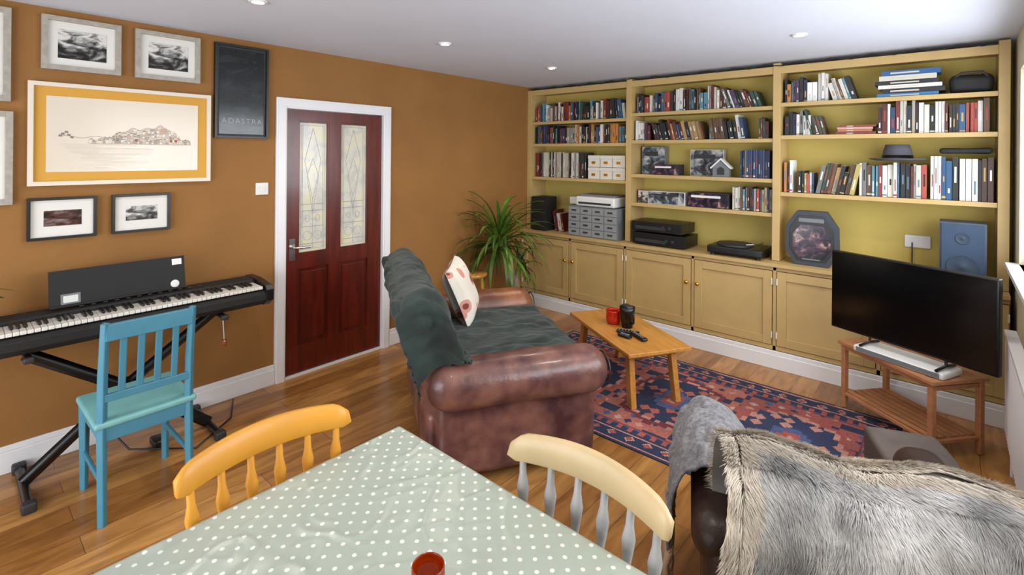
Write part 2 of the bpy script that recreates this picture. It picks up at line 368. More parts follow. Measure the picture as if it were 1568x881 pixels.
bl=B(); row(2.64,2.72,1.377,.27,PD,bl=bl,wr=(.014,.026)); row(2.74,2.86,1.377,.18,PD,bl=bl); row(2.86,3.12,1.377,.245,PD+PB,lean=(2.86,3.12,.2),bl=bl); row(3.14,3.54,1.377,.25,PW,hv=.12,bl=bl); row(3.545,3.87,1.377,.3,PV,hv=.16,bl=bl,wr=(.014,.032)); bl.build('book_row')
def gamebox(name,x,z,w,h,d,mat,y=FY+.04,side=None):
    b=B(); s=side or mDkGrey; b.box((-w/2,0,0),(w/2,d,h),s); b.box((-w/2+.004,-.001,.004),(w/2-.004,0,h-.004),mat)
    b.box((-w/2+.03,-.0018,h*.66),(w/2-.07,-.001,h*.82),mWhite if side is None else mDkGrey)
    return b.build(name,(x,y,z+.001),bevel=.002)
gamebox('board_game_box',1.45,1.48,.24,.27,.07,mGame2,y=4.62,side=mGrey)
gamebox('board_game_box',1.63,1.48,.26,.10,.13,mGame)
gamebox('board_game_box',1.97,1.48,.30,.24,.07,mGame2,y=4.62,side=mWhite)
gamebox('board_game_box',1.64,1.203,.36,.12,.2,mGame2,side=mWhite)
gamebox('board_game_box',2.03,1.203,.36,.13,.2,mGame)
gamebox('puzzle_box',1.385,1.203,.12,.12,.05,mPhoto,y=4.55,side=M('red_card','#6a1c16'))
mCard=M('white_card','#cfccc2',.7)
b=B()
for i in range(3):
    for j in range(2):
        x=.79+i*.145; z=1.414+j*.125; b.box((x,4.48,z),(x+.138,4.68,z+.12),mCard); b.box((x-.002,4.476,z+.085),(x+.14,4.684,z+.121),mCard); b.box((x+.045,4.474,z+.035),(x+.093,4.478,z+.06),mBrass)
b.build('storage_boxes',bevel=.002)
mDr=M('drawer_face','#8b8e8f',.5)
b=B(); b.box((.62,4.37,.823),(1.2,4.66,1.13),mGrey)
for i in range(4):
    for j in range(4):
        x=.63+i*.142; z=.832+j*.074; b.box((x,4.362,z),(x+.134,4.372,z+.067),mDr); b.box((x+.04,4.355,z+.03),(x+.094,4.364,z+.045),mDkGrey)
b.build('drawer_organiser',bevel=.002)
b=B(); b.rbox((.93,4.52,1.185),(.46,.28,.10),.02,mWhite); b.box((.74,4.375,1.16),(1.12,4.385,1.18),mDkGrey); b.rbox((.93,4.54,1.243),(.42,.22,.02),.008,mGrey); b.build('printer')
b=B(); b.rbox((.57,4.6,1.17),(.09,.16,.08),.015,mWhite); b.box((.54,4.56,.823),(.60,4.68,1.13),mDkGrey); b.build('router_tower')
def speaker(name,x,y,z,w,d,h,mat,cone,edge=None):
    b=B(); b.box((-w/2,-d/2,0),(w/2,d/2,h),mat)
    b.box((-w/2+.01,-d/2-.009,.01),(w/2-.01,-d/2,h-.01),cone)
    for zz,r in ((h*.32,w*.33),(h*.76,w*.15)):
        b.lathe((0,0,0),[(r*1.08,.0),(r*1.08,.004),(r,.004),(r*.85,.0015),(r*.3,.0015),(r*.25,.004),(.0001,.005)],edge or cone,X=T(0,-d/2-.009,zz)@Rt(math.pi/2,'X'))
    return b.build(name,(x,y,z),bevel=.005)
speaker('bookshelf_speaker',.2,4.5,.823,.2,.2,.37,mBlackM,mBlackM)
mNavy=M('slate_grille','#33445a',.85,bump=.3,bs=400); mNavB=M('slate_cabinet','#3a4654',.5); mNavE=M('speaker_cone','#2b394b',.7)
speaker('bookshelf_speaker',3.71,4.47,.823,.23,.2,.42,mNavB,mNavy,mNavE)
for nm,z,dx in (('av_receiver',.823,0),('cd_player',.943,-.03)):
    b=B(); h=.115 if z<.9 else .1; b.box((1.37+dx*.3,4.36,z+.01),(1.88+dx,4.66,z+h),mBlack); b.box((1.4,4.352,z+.03),(1.7,4.361,z+.06),mDkGrey)
    for k in range(2): b.tube([(1.77-.06*k+dx,4.36,z+.06),(1.77-.06*k+dx,4.345,z+.06)],.014,mDkGrey)
    for xx in (1.42,1.78): b.box((xx,4.4,z),(xx+.03,4.43,z+.012),mBlack)
    b.build(nm,bevel=.003)
b=B(); b.rbox((2.3,4.5,.873),(.44,.32,.06),.01,mBlack); b.lathe((2.26,4.5,.905),[(.0001,.012),(.14,.012),(.145,.005),(.145,0)],mDkGrey); b.tube([(2.46,4.6,.93),(2.46,4.45,.935),(2.38,4.4,.93)],.005,mChrome)
for xx in (2.12,2.48): 
    for yy in (4.37,4.63): b.lathe((xx,yy,.823),[(.02,0),(.02,.022)],mBlack)
b.build('record_player')
b=B(); pl=[(-.115,0),(.115,0),(.18,.12),(.175,.3),(.1,.42),(-.1,.42),(-.175,.3),(-.18,.12)]
b.prism(pl,.07,M('slate_box','#343a44',.5)); b.prism([(x*.84,.035+z*.84) for x,z in pl],.004,mBlack,X=T(0,-.0035,0))
b.prism([(x*.72,.055+z*.62) for x,z in pl],.003,mGame,X=T(0,-.005,0)); b.box((-.085,-.0065,.335),(.085,-.003,.365),mGrey); b.box((-.06,-.0065,.045),(.06,-.003,.055),mGrey)
b.build('board_game_display_box',(2.845,4.42,.823),bevel=.004)
b=B(); mHs=M('model_house_grey','#6c7074',.6)
b.prism([(-.07,0),(-.07,.09),(0,.15),(.07,.09),(.07,0)],.05,mHs); b.prism([(-.09,.08),(0,.165),(.09,.08),(.085,.07),(0,.15),(-.085,.07)],.07,mWhite,X=T(0,-.01,0)); b.prism([(-.03,.02),(-.03,.07),(.0,.09),(.03,.07),(.03,.02)],.004,mDkGrey,X=T(0,-.004,0)); b.build('model_bird_house',(2.14,4.49,1.481))
mHat=M('hat_felt','#4a4a50',.9)
b=B(); b.lathe((0,0,0),[(.0001,.115),(.03,.12),(.07,.12),(.082,.08),(.092,.012),(.12,.004),(.165,.014),(.168,.022),(.163,.02),(.12,.01),(.09,.015)],mHat,n=32)
b.lathe((0,0,0),[(.093,.015),(.091,.045),(.0915,.03)],mBlack,n=32); b.build('felt_hat',(3.36,4.535,1.636))
b=B(); b.rbox((3.745,4.58,2.157),(.22,.2,.12),.04,mBlackM,amp=.006); b.tube([(3.66,4.5,2.2),(3.7,4.48,2.23),(3.8,4.48,2.23),(3.83,4.5,2.2)],.008,mDkGrey); b.build('camera_bag')
b=B(); b.rbox((3.72,4.56,1.712),(.26,.18,.035),.016,mBlackM,amp=.004); b.build('folded_cloth')
b=B(); b.rbox((3.47,4.712,1.05),(.15,.012,.09),.005,mWhite); 
for dx in (-.035,.035): b.box((3.47+dx-.01,4.702,1.06),(3.47+dx+.01,4.707,1.08),mWhite)
b.tube([(3.44,4.705,1.04),(3.44,4.69,1.02),(3.44,4.69,.9),(3.45,4.6,.83)],.004,mBlack); b.build('wall_socket')
b=B(); pts=[]
for i in range(60):
    x=.06+i*3.8/59; pts.append((x,4.43,2.40+.012*math.sin(i*1.7)))
b.tube(pts,.004,mBlackM,n=6); b.build('garland_cable')

# ---------- wall pictures
mSil=M('silver_frame','#aaa499',.4,var=.2,vs=30); mOff=M('mount_white','#dddbd6',.7); mGold=M('mustard_mount','#cf9b3c',.7); mPaper=M('paper_cream','#dacfbe',.2)
mWFr=M('whitewash_frame','#ddd4c4',.4)
def frame(w,h,fw,fm,mount,mw,art,aw=None):
    b=B(); W,H=w/2,h/2
    for p,q in (((-W,-H),(-W+fw,H)),((W-fw,-H),(W,H)),((-W+fw,-H),(W-fw,-H+fw)),((-W+fw,H-fw),(W-fw,H))):
        b.box((.002,p[0],p[1]),(.028,q[0],q[1]),fm)
    b.box((.002,-W+fw,-H+fw),(.014,W-fw,H-fw),mount)
    a=aw or (w/2-fw-mw,h/2-fw-mw)
    b.box((.014,-a[0],-a[1]),(.0155,a[0],a[1]),art)
    return b
for (y,z,w,h) in ((.07,2.15,.34,.48),(.08,1.62,.34,.48)):
    frame(w,h,.028,mSil,mOff,.06,mPhoto).build('picture_frame',(0,y,z),bevel=.003)
for y in (.523,.93):
    frame(.34,.29,.026,mSil,mOff,.04,mPhoto).build('picture_frame',(0,y,2.243),bevel=.003)
for y,zz,mm in ((.446,1.295,mPhoto2),(.80,1.295,mPhoto)):
    frame(.286,.225,.014,mBlack,mOff,.06,mm,aw=(.078,.042)).build('picture_frame',(0,y,zz),bevel=.002)
po=frame(.343,.63,.016,mBlack,mDkGrey,.012,mPoster).build('film_poster',(0,1.357,2.07),bevel=.002)
cu=bpy.data.curves.new('poster_title','FONT'); cu.body='ADASTRA'; cu.size=.05; cu.align_x='CENTER'; cu.extrude=.0005; cu.space_character=1.25
cu.materials.append(M('poster_text','#9aa4aa',.5)); t=bpy.data.objects.new('poster_title',cu); bpy.context.collection.objects.link(t); t.parent=po
t.rotation_euler=(math.pi/2,0,math.pi/2); t.location=(.0175,0,-.215)
b=frame(.86,.555,.022,mWFr,mGold,.05,mPaper)
def poly(pts,c,x):
    b.add([(x,p[0],p[1]) for p in pts],[tuple(range(len(pts)))],mBooks,False,None,lin(c))
rr=random.Random(3)
def hill(y): return -.035+.085*math.exp(-((y-.17)/.08)**2)+.075*math.exp(-((y-.02)/.11)**2)+.008*math.sin(y*90)
N_=60; ys_=[-.18+.5*i/N_ for i in range(N_+1)]
for i in range(N_): poly([(ys_[i],-.05),(ys_[i+1],-.05),(ys_[i+1],hill(ys_[i+1])),(ys_[i],hill(ys_[i]))],'#c4baab',.0158)
for k in range(30):
    z=-.052-.005*k; a=-.30+.006*k*rr.uniform(.5,1.5); c=a+rr.uniform(.15,.5)*(1-k/38)
    poly([(a,z-.0018),(min(c,.31),z-.0018),(min(c,.31),z),(a,z)],rr.choice(['#cbc1b1','#c4baab','#d0c6b6']),.0159)
xq=.0160
for j in range(6,-1,-1):
    for i in range(34):
        y=-.18+i*.0145+rr.uniform(-.004,.004); top=hill(y); base=-.045+(top+.035)*j/7
        if base>top-.006 or rr.random()<.2: continue
        w_=rr.uniform(.010,.020); h_=rr.uniform(.009,.018); xq+=.0000015
        poly([(y-.0007,base-.0007),(y+w_+.0007,base-.0007),(y+w_+.0007,base+h_+.0007),(y-.0007,base+h_+.0007)],'#847e78',xq)
        poly([(y,base),(y+w_,base),(y+w_,base+h_),(y,base+h_)],rr.choice(['#ddd5c6','#e4ded2','#cfc6b8','#a8a096','#dcd2c2','#c9a890']),xq+.0000006)
        if rr.random()<.4: poly([(y-.001,base+h_),(y+w_+.001,base+h_),(y+w_*.5,base+h_+.006)],rr.choice(['#8a847e','#6e6a68','#a0988e']),xq+.0000008)
for yy,c in ((.205,'#a8503a'),(.23,'#a8503a'),(.03,'#9a6050'),(-.06,'#8a847c')): poly([(yy,-.032),(yy+.014,-.032),(yy+.014,-.016),(yy,-.016)],c,.0166)
for i in range(50): 
    y=-.31+i*.005; z=-.012+.006*math.sin(i*.25); poly([(y,z-.001),(y+.006,z-.001),(y+.006,z+.001),(y,z+.001)],'#938d86',.0161)
for y,z in ((-.3,.0),(-.285,.010),(-.31,-.01),(-.275,-.006),(-.262,-.018)): poly([(y,z),(y+.016,z-.004),(y+.017,z+.007),(y+.004,z+.010)],'#807a74',.0162)
b.build('framed_drawing',(0,.733,1.75))
b=B(); b.rbox((.005,0,0),(.01,.086,.086),.004,mWhite); b.box((.01,-.018,-.018),(.014,.018,.018),mWhite); b.build('light_switch',(0,1.497,1.405))

# ---------- piano
b=B(); y0,y1=.03,1.40
b.prism([(.10,.715),(.10,.825),(.13,.84),(.235,.835),(.25,.80),(.40,.79),(.425,.775),(.425,.735),(.38,.70),(.15,.70)],y1-y0,mBlackM,X=T(0,y0,0))
for ya in (y0,y1-.045): b.prism([(.10,.70),(.10,.84),(.24,.842),(.41,.825),(.432,.80),(.43,.73),(.38,.695)],.045,mBlack,X=T(0,ya,0))
ka,kb=y0+.052,y1-.055; kw=(kb-ka)/52
for i in range(52): b.box((.255,ka+i*kw+.0006,.80),(.405,ka+(i+1)*kw-.0006,.818),mKeyW)
for i in range(51):
    if (i+5)%7 in (0,1,3,4,5) : b.box((.255,ka+(i+1)*kw-.0065,.815),(.35,ka+(i+1)*kw+.0065,.831),mBlack)
for i in range(12): b.rbox((.2,.5+i*.05,.843),(.012,.02,.008),.003,mDkGrey,n=1,e=2)
b.build('digital_piano',bevel=.003)
b=B(); Xr=T(.17,0,.8425)@Rt(-.22,'Y')
b.box((0,.375,0),(.012,.985,.19),mBlackM,Xr); b.box((0,.375,0),(.04,.985,.008),mBlackM,Xr)
b.box((.012,.42,.012),(.0135,.50,.065),mGrey,Xr); b.box((.0135,.43,.02),(.0145,.49,.055),mPhoto,Xr); b.box((.012,.92,.14),(.0135,.97,.175),mWhite,Xr); b.lathe((0,0,0),[(.0001,.002),(.022,.002),(.022,0)],mWhite,X=Xr@T(.012,.93,.03)@Rt(math.pi/2,'Y'))
b.build('music_rest',bevel=.002)
b=B()
for xo,(ya,yb) in ((.235,(.28,1.12)),(.29,(1.08,.28))):
    b.tube([(xo,ya,.03),(xo,(ya+yb)/2,.38),(xo,yb,.675)],.019,mBlack,n=4,flat=1.6)
for ya in (.28,1.08): 
    b.tube([(.04,ya,.022),(.49,ya,.022)],.02,mBlack,n=8); 
    for xx in (.05,.48): b.rbox((xx,ya,.024),(.05,.055,.047),.01,mDkGrey,n=1,e=2)
for ya in (.28,1.12): b.tube([(.12,ya,.682),(.42,ya,.682)],.016,mBlack,n=8); b.rbox((.42,ya,.680),(.03,.04,.028),.008,mDkGrey,n=1,e=2)
b.tube([(.2,.69,.37),(.33,.69,.37)],.035,mDkGrey)
KS=b.build('keyboard_stand')
b=B(); b.tube([(.3,1.15,.66),(.3,1.16,.5),(.36,1.14,.52)],.003,mWhite,n=6); b.rbox((.3,1.16,.49),(.03,.03,.04),.01,M('keyring','#8a4a28'),n=1,e=2); b.build('key_fob',parent=KS)
b=B(); b.tube([(.12,.62,.70),(.1,.6,.5),(.14,.58,.2),(.25,.7,.015),(.5,.95,.012),(.3,1.2,.012),(.06,1.3,.012)],.005,mBlack,n=8); b.rbox((.30,.82,.03),(.1,.06,.04),.01,mBlack,n=1,e=2); b.build('power_cable',parent=KS)
b=B(); mLeaf=M('leaf_green','#3f6b24',.4,col2='#26491a',vs=10)
b.lathe((0,0,0),[(.0001,0),(.035,0),(.045,.07),(.04,.07),(.038,.05),(.0001,.05)],mWhite)
for k in range(12):
    a=k*2.4; l=R.uniform(.07,.12); pts=[(0,0,.05),(l*.5*math.cos(a),l*.5*math.sin(a),.05+l*.8),(l*math.cos(a),l*math.sin(a),.05+l*.6)]
    b.tube(pts,[.004,.02,.002],mLeaf,n=6,flat=.15)
b.build('small_potted_plant',(.17,.135,.842))

# ---------- blue chair
def blue_chair():
    b=B(); W=.17
    for s_ in (-1,1):
        b.tube([(s_*W,-.215,0),(s_*W,-.19,.44),(s_*W,-.2,.66),(s_*W,-.235,.90)],[.019,.022,.021,.018],mBlue,n=4)
        b.tube([(s_*W,.165,0),(s_*W,.165,.43)],[.018,.025],mBlue,n=4)
        b.box((s_*W-.01,-.18,.36),(s_*W+.01,.16,.425),mBlue); b.box((s_*W-.008,-.19,.17),(s_*W+.008,.16,.195),mBlue)
    b.box((-W,.155,.36),(W,.175,.425),mBlue); b.box((-W,-.2,.36),(W,-.18,.425),mBlue)
    b.rbox((0,-.01,.44),(.40,.41,.03),.012,mBlueS,n=3,e=2)
    b.box((-W,-.246,.82),(W,-.222,.895),mBlue); b.box((-W,-.212,.54),(W,-.192,.575),mBlue)
    for i in range(4):
        x=-.102+i*.068; b.add([(x-.014,-.208,.57),(x+.014,-.208,.57),(x+.014,-.24,.83),(x-.014,-.24,.83),(x-.014,-.196,.57),(x+.014,-.196,.57),(x+.014,-.228,.83),(x-.014,-.228,.83)],[(0,1,2,3),(7,6,5,4),(0,3,7,4),(1,5,6,2)],mBlue)
    return b
blue_chair().build('wooden_chair',(.62,.65,0),rz=math.radians(91),bevel=.004)

# ---------- spindle chairs
def spindle_chair(mr,ms,mseat):
    b=B(); W=.235; U=.022
    def cy(x): return .225-.055*(x/W)**2
    n=24; vs=[];fs=[]
    for i in range(n+1):
        x=-W+2*W*i/n; y=cy(x); e=(abs(x)/W); top=.865+U-.018*e**2-(.02 if e>.99 else (.006 if e>.9 else 0)); bot=.786+U-.006*e**2+(.012 if e>.99 else 0); th=.013
        vs+=[(x,y-th,bot+.006),(x,y-th+.012,top-.006),(x,y-th+.018,top),(x,y+th+.004,top),(x,y+th+.01,top-.008),(x,y+th,bot+.006),(x,y+th-.006,bot),(x,y-th+.006,bot)]
    for i in range(n):
        for k in range(8): l=(k+1)%8; fs.append((i*8+k,i*8+l,(i+1)*8+l,(i+1)*8+k))
    fs.append(tuple(range(7,-1,-1))); fs.append(tuple(n*8+k for k in range(8)))
    b.add(vs,fs,mr,True)
    prof=[(.009,0),(.010,.05),(.016,.12),(.011,.17),(.009,.2),(.016,.215),(.009,.23),(.013,.26),(.017,.295),(.010,.33),(.009,.38)]
    for i in range(6):
        x=-.2+.08*i; y1=cy(x); y0=.18-.02*(x/W)**2; p0=Vector((x*.9,y0,.445)); p1=Vector((x,y1,.82))
        pts=[p0.lerp(p1,z/.38) for r,z in prof]; b.tube(pts,[r for r,z in prof],ms,n=12)
    b.rbox((0,0,.43),(.44,.42,.035),.015,mseat,n=4,e=3)
    lp=[(.012,0),(.017,.05),(.014,.1),(.02,.12),(.015,.15),(.022,.26),(.016,.34),(.02,.42)]
    for sx in (-1,1):
        for sy in (-1,1):
            p0=Vector((sx*.2,sy*.19,0)); p1=Vector((sx*.165,sy*.15,.42)); b.tube([p0.lerp(p1,z/.42) for r,z in lp],[r for r,z in lp],ms,n=12)
        b.tube([(sx*.19,-.175,.15),(sx*.19,.175,.15)],.011,ms)
    b.tube([(-.19,0,.15),(.19,0,.15)],.011,ms)
    return b
spindle_chair(mYel,mYel,mYel).build('dining_chair',(2.40,.62,0),rz=math.radians(90))
spindle_chair(mCream,mCreamS,mCream).build('dining_chair',(2.955,.895,0),rz=0)

# ---------- dining table + cloth
TX0,TX1,TY0,TY1=2.27,3.50,.2,1.015
b=B(); b.box((TX0+.02,TY0+.02,.715),(TX1-.02,TY1-.02,.744),mPine); b.box((TX0+.09,TY0+.09,.63),(TX1-.09,TY1-.09,.715),mPine)
for x in (TX0+.11,TX1-.11):
    for y in (TY0+.11,TY1-.11): b.lathe((x,y,0),[(.0001,0),(.025,0),(.032,.05),(.025,.1),(.04,.2),(.03,.5),(.04,.55),(.04,.66)],mPine)
b.build('dining_table',bevel=.004)
b=B()
def cloth(u,v):
    ov=.13; w=TX1-TX0; h=TY1-TY0
    x=-ov+u*(w+2*ov); y=-ov+v*(h+2*ov)
    cx=min(max(x,0),w); cyy=min(max(y,0),h); dx=x-cx; dy=y-cyy; d=math.hypot(dx,dy)
    d=min(d,ov)
    z=.7485; ox=oy=0
    if d>0:
        r=.012
        a=min(d/r,math.pi/2); out=r*math.sin(a); dn=r*(1-math.cos(a))+max(0,d-r*math.pi/2)
        L=math.hypot(dx,dy); wav=.012*math.sin((x+y)*22)*min(1,dn/.12)
        ox=dx/L*(out+wav+.05*dn); oy=dy/L*(out+wav+.05*dn); z-=dn
    else:
        p=Vector((x*3,y*3,0)); z+=.003*abs(noise.noise(p*1.6))+.0035*max(0,.35-abs(noise.noise(Vector((x*2+y*5,y*3-x*5,3)))))*.6
        cr=abs(noise.noise(Vector((x*7,y*7,8)))); z+=.0022*max(0,.12-cr)/.12
        cr=abs(noise.noise(Vector((x*12+3,y*9,2)))); z+=.0012*max(0,.12-cr)/.12
    return (TX0+cx+ox,TY0+cyy+oy,z)
b.grid(cloth,260,190,mDots)
b.build('tablecloth')
mOr=M('orange_glass','#c2410c',.08); mOr.node_tree.nodes['Principled BSDF'].inputs['Transmission Weight'].default_value=.6
b=B(); b.lathe((0,0,0),[(.0001,0),(.026,0),(.031,.01),(.034,.05),(.033,.078),(.0315,.08),(.030,.078),(.031,.05),(.028,.014),(.0001,.012)],mOr,n=32); b.lathe((0,0,0),[(.0001,.035),(.02,.035),(.02,.013)],mWhite); b.build('tealight_holder',(2.865,.652,.755))

# ---------- sofa
SO=(1.45,2.28,.007); SR=math.radians(-32)
b=B()
b.rbox((0,.02,.2),(1.14,.82,.30),.04,mLeather,amp=.004)
b.rbox((0,.10,.40),(.96,.70,.17),.06,mLeather,amp=.006)
Xb=T(0,-.33,.36)@Rt(.22,'X')
b.rbox((0,0,.235),(1.22,.20,.56),.09,mLeather,X=Xb,amp=.007)
b.rbox((0,-.39,.2),(1.12,.1,.30),.04,mLeather)
for s_ in (-1,1):
    mm=mLeather if s_>0 else mLeatherT
    b.rbox((s_*.575,.03,.28),(.13,.86,.46),.05,mm,amp=.006,fr=5,n=26)
    b.rbox((s_*.605,.03,.51),(.26,.96,.235),.115,mm,amp=.0035,fr=4,e=6,n=20)
    ring=[(s_*.605+.085*math.cos(k*math.pi/10),.505,.51+.075*math.sin(k*math.pi/10)) for k in range(21)]
    b.tube(ring,.005,mDkLeather,n=6,caps=False)
for x in (-.5,.5):
    for y in (-.34,.36): b.tube([(x,y,0),(x,y,.06)],[.02,.03],mDkLeather)
b.build('leather_sofa',SO,rz=SR,weld=True)
path=[(-.575,.80),(-.585,.86),(-.55,.92),(-.46,.94),(-.37,.87),(-.30,.68),(-.24,.54),(-.15,.515),(.1,.515),(.3,.51),(.45,.505),(.50,.45),(.505,.36)]
def pat(P,t):
    n=len(P)-1; f=t*n; i=min(int(f),n-1); a=f-i
    p0=P[max(i-1,0)];p1=P[i];p2=P[i+1];p3=P[min(i+2,n)]
    return [.5*((2*p1[k])+(-p0[k]+p2[k])*a+(2*p0[k]-5*p1[k]+4*p2[k]-p3[k])*a*a+(-p0[k]+3*p1[k]-3*p2[k]+p3[k])*a**3) for k in range(len(p1))]
b=B()
def thr(u,v):
    y,z=pat(path,v)
    k=min(1,max(0,(v-.36)/.12)); R_=.625*(1-k)+.46*k; L_=-(.625*(1-k)+.46*k)
    side=(1-k)*.32
    s=L_+u*(R_-L_+side); x=min(s,R_); ex=max(0,s-R_)
    if ex>0:
        x=R_+min(ex,.03)+ .02*math.sin(y*30)*min(1,ex/.1); z=max(z-ex,.64 if y>-.44 else z-ex)
        y=y+ex*.3
    else:
        if s>R_-.05: z-=.02*((s-R_+.05)/.05)**2
    p=Vector((x*5,y*5,(z-ex)*5)); nn=noise.noise(p); d=.03*nn+.016*noise.noise(p*2.6)+.009*math.sin(x*22+6*nn+y*9)
    d=math.sqrt(d*d+.00004)
    return (x+(d if ex>0 else 0),y-(d if v<.12 else -d*.6),z+(d if ex<=0 else 0)+.004)
b.grid(thr,130,140,mThrow)
b.build('green_throw_blanket',SO,rz=SR,solid=.01)
mCush=M('cushion_print','#dcd5c8',.85,bump=.2,bs=300)
nt=mCush.node_tree; vo=nt.nodes.new('ShaderNodeTexVoronoi'); vo.inputs['Scale'].default_value=9; tc=nt.nodes.new('ShaderNodeTexCoord'); nt.links.new(tc.outputs['Object'],vo.inputs['Vector'])
rp=nt.nodes.new('ShaderNodeValToRGB'); rp.color_ramp.interpolation='CONSTANT'; e=rp.color_ramp.elements; e[0].color=lin('#7a3a2c'); e[1].position=.25; e[1].color=lin('#c98f82'); x=e.new(.42); x.color=lin('#dcd5c8')
nt.links.new(vo.outputs['Distance'],rp.inputs[0]); nt.links.new(rp.outputs[0],nt.nodes['Principled BSDF'].inputs['Base Color'])
b=B()
for sg in (-1,1):
    def pil(u,v,sg=sg):
        a,c=2*u-1,2*v-1; th=.075*((1-a**4)*(1-c**4))**.5
        x=a*.2*(1-.06*(1-c*c)); z=c*.2*(1-.06*(1-a*a)); return (x,sg*th,z)
    b.grid(pil,20,20,mCush)
o=b.build('scatter_cushion',(1.45,2.28,0),weld=True)
o.matrix_world=T(1.45,2.28,.007)@Rt(SR,'Z')@T(-.31,-.10,.725)@Rt(math.radians(-22),'Z')@Rt(math.radians(22),'X')@Rt(.12,'Y')

# ---------- coffee table
b=B(); b.box((-.455,-.238,.355),(.455,.238,.38),mPine); b.box((-.35,-.17,.30),(.35,-.15,.355),mPine); b.box((-.35,.15,.30),(.35,.17,.355),mPine)
for sx in (-1,1):
    b.box((sx*.34-.012,-.17,.30),(sx*.34+.012,.17,.355),mPine)
    for sy in (-1,1):
        x0,y0,x1,y1=sx*.33,sy*.16,sx*.385,sy*.17; w=.028
        b.add([(x1-w,y1-.02,0),(x1+w,y1-.02,0),(x1+w,y1+.02,0),(x1-w,y1+.02,0),(x0-w,y0-.02,.355),(x0+w,y0-.02,.355),(x0+w,y0+.02,.355),(x0-w,y0+.02,.355)],[(0,3,2,1),(4,5,6,7),(0,1,5,4),(1,2,6,5),(2,3,7,6),(3,0,4,7)],mPine)
b.build('coffee_table',(1.845,3.345,.007),rz=math.radians(-31),bevel=.004)
CZ=.3885
b=B(); mRed=M('red_glass','#b4200f',.12); b.lathe((0,0,0),[(.0001,0),(.042,0),(.054,.012),(.058,.04),(.056,.085),(.060,.10),(.055,.102),(.050,.085),(.052,.04),(.046,.02),(.0001,.018)],mRed,n=12); b.lathe((0,0,0),[(.0001,.05),(.02,.05),(.02,.02)],mWhite); b.build('red_candle_jar',(1.73,3.38,CZ))
b=B(); b.lathe((0,0,0),[(.0001,0),(.040,0),(.056,.12),(.058,.15),(.053,.15),(.044,.02),(.0001,.02)],mBlack); b.rbox((.0,0,.13),(.09,.06,.07),.015,mDkGrey,n=2,e=2); b.tube([(.05,0,.12),(.088,0,.11),(.082,0,.05),(.045,0,.04)],.007,mBlack); b.build('black_mug',(1.85,3.37,CZ),rz=-.5)
for i,(x,y,a) in enumerate(((1.92,3.25,.3),(2.02,3.22,-.5),(1.94,3.17,-.1))):
    b=B(); b.rbox((0,0,.011),(.16 if i<2 else .1,.045,.02),.009,mBlack,n=2,e=3)
    for k in range(6): b.rbox((-.06+k*.022 if i<2 else -.03+k*.012,0,.0225),(.008,.02,.005),.002,mGrey,n=1,e=1)
    b.build('remote_control',(x,y,CZ),rz=a)

# ---------- rug
def rugcol(u,v,W,H,seed):
    x=u*W; y=v*H
    wob=Vector((x*3,y*3,seed)); x+=.014*noise.noise(wob); y+=.014*noise.noise(wob+Vector((5,5,5)))
    x=min(max(x,0),W);y=min(max(y,0),H)
    e=min(x,W-x,y,H-y); along=x if min(y,H-y)<min(x,W-x) else y
    navy='#252d4a'; red='#9a4e48'; pink='#b98478'; cream='#b89c90'; blue='#48557e'; dk='#38202a'; wine='#6e3038'
    if e<.02: return navy
    if e<.035: return pink
    if e<.05: return navy
    if e<.12:
        k=along%.11; q=abs(k-.055)+abs(e-.085); 
        return red if q<.024 else (cream if q<.030 else navy)
    if e<.132: return pink
    if e<.15: return navy
    if e<.20:
        k=along%.07; return red if abs(k-.035)<.016 else (navy if e<.19 else blue)
    if e<.21: return wine
    X=x-.21; Y=y-.21; w=W-.42; h=H-.42
    st=.03; gx=math.floor(X/st)*st; gy=math.floor(Y/st)*st
    n=3; cw=w/n; i=min(n-1,int(gx/cw)); lx=abs(gx-(i+.5)*cw); ly=abs(gy-h/2)
    big=max(lx*1.0,ly*.85)+.35*min(lx,ly)
    hx,hy=math.floor(x/.075),math.floor(y/.075); hsh=(hx*7+hy*13+i*3)%9
    cx=(hx*.075+.0375-x); cy2=(hy*.075+.0375-y); r=abs(cx)+abs(cy2)
    main=[navy,navy,'#2e3658'][i]; alt=[red,'#a65c50',pink][i]
    if big<.07: return pink if big<.035 else red
    if big<.12: return blue
    if big<.28: return (alt if hsh in (0,4,6) and r<.04 else main)
    if big<.30: return pink
    if big<.34: return [red,wine,red][i]
    if r<.028 and hsh%2: return [navy,pink,blue,navy,navy,cream,navy,blue,red][hsh]
    return ['#a05850','#a86458','#96504c'][i] if hsh not in (4,2) else navy
def rug(name,W,H,loc,rz,seed,th=.006):
    b=B(); nx=int(W/.01); ny=int(H/.01)
    def cf(u,v):
        c=lin(rugcol(u,v,W,H,seed)); f=R.uniform(.78,1.12)*(1+.35*noise.noise(Vector((u*9,v*6,2)))); return (c[0]*f,c[1]*f,c[2]*f,1)
    b.grid(lambda u,v:(u*W,v*H,th),nx,ny,mRug,smooth=False,colfn=cf)
    b.box((0,0,0),(W,H,th-.0005),mRug,None,lin('#301820'))
    for i in range(int(H/.012)):
        for xx in (-.03,W): b.box((xx,i*.012,.001),(xx+.03,i*.012+.005,.004),mRug,None,lin('#a99c8c'))
    b.build(name,loc,rz)
rug('patterned_rug',2.5,1.37,(.98,2.58,0),0,0)
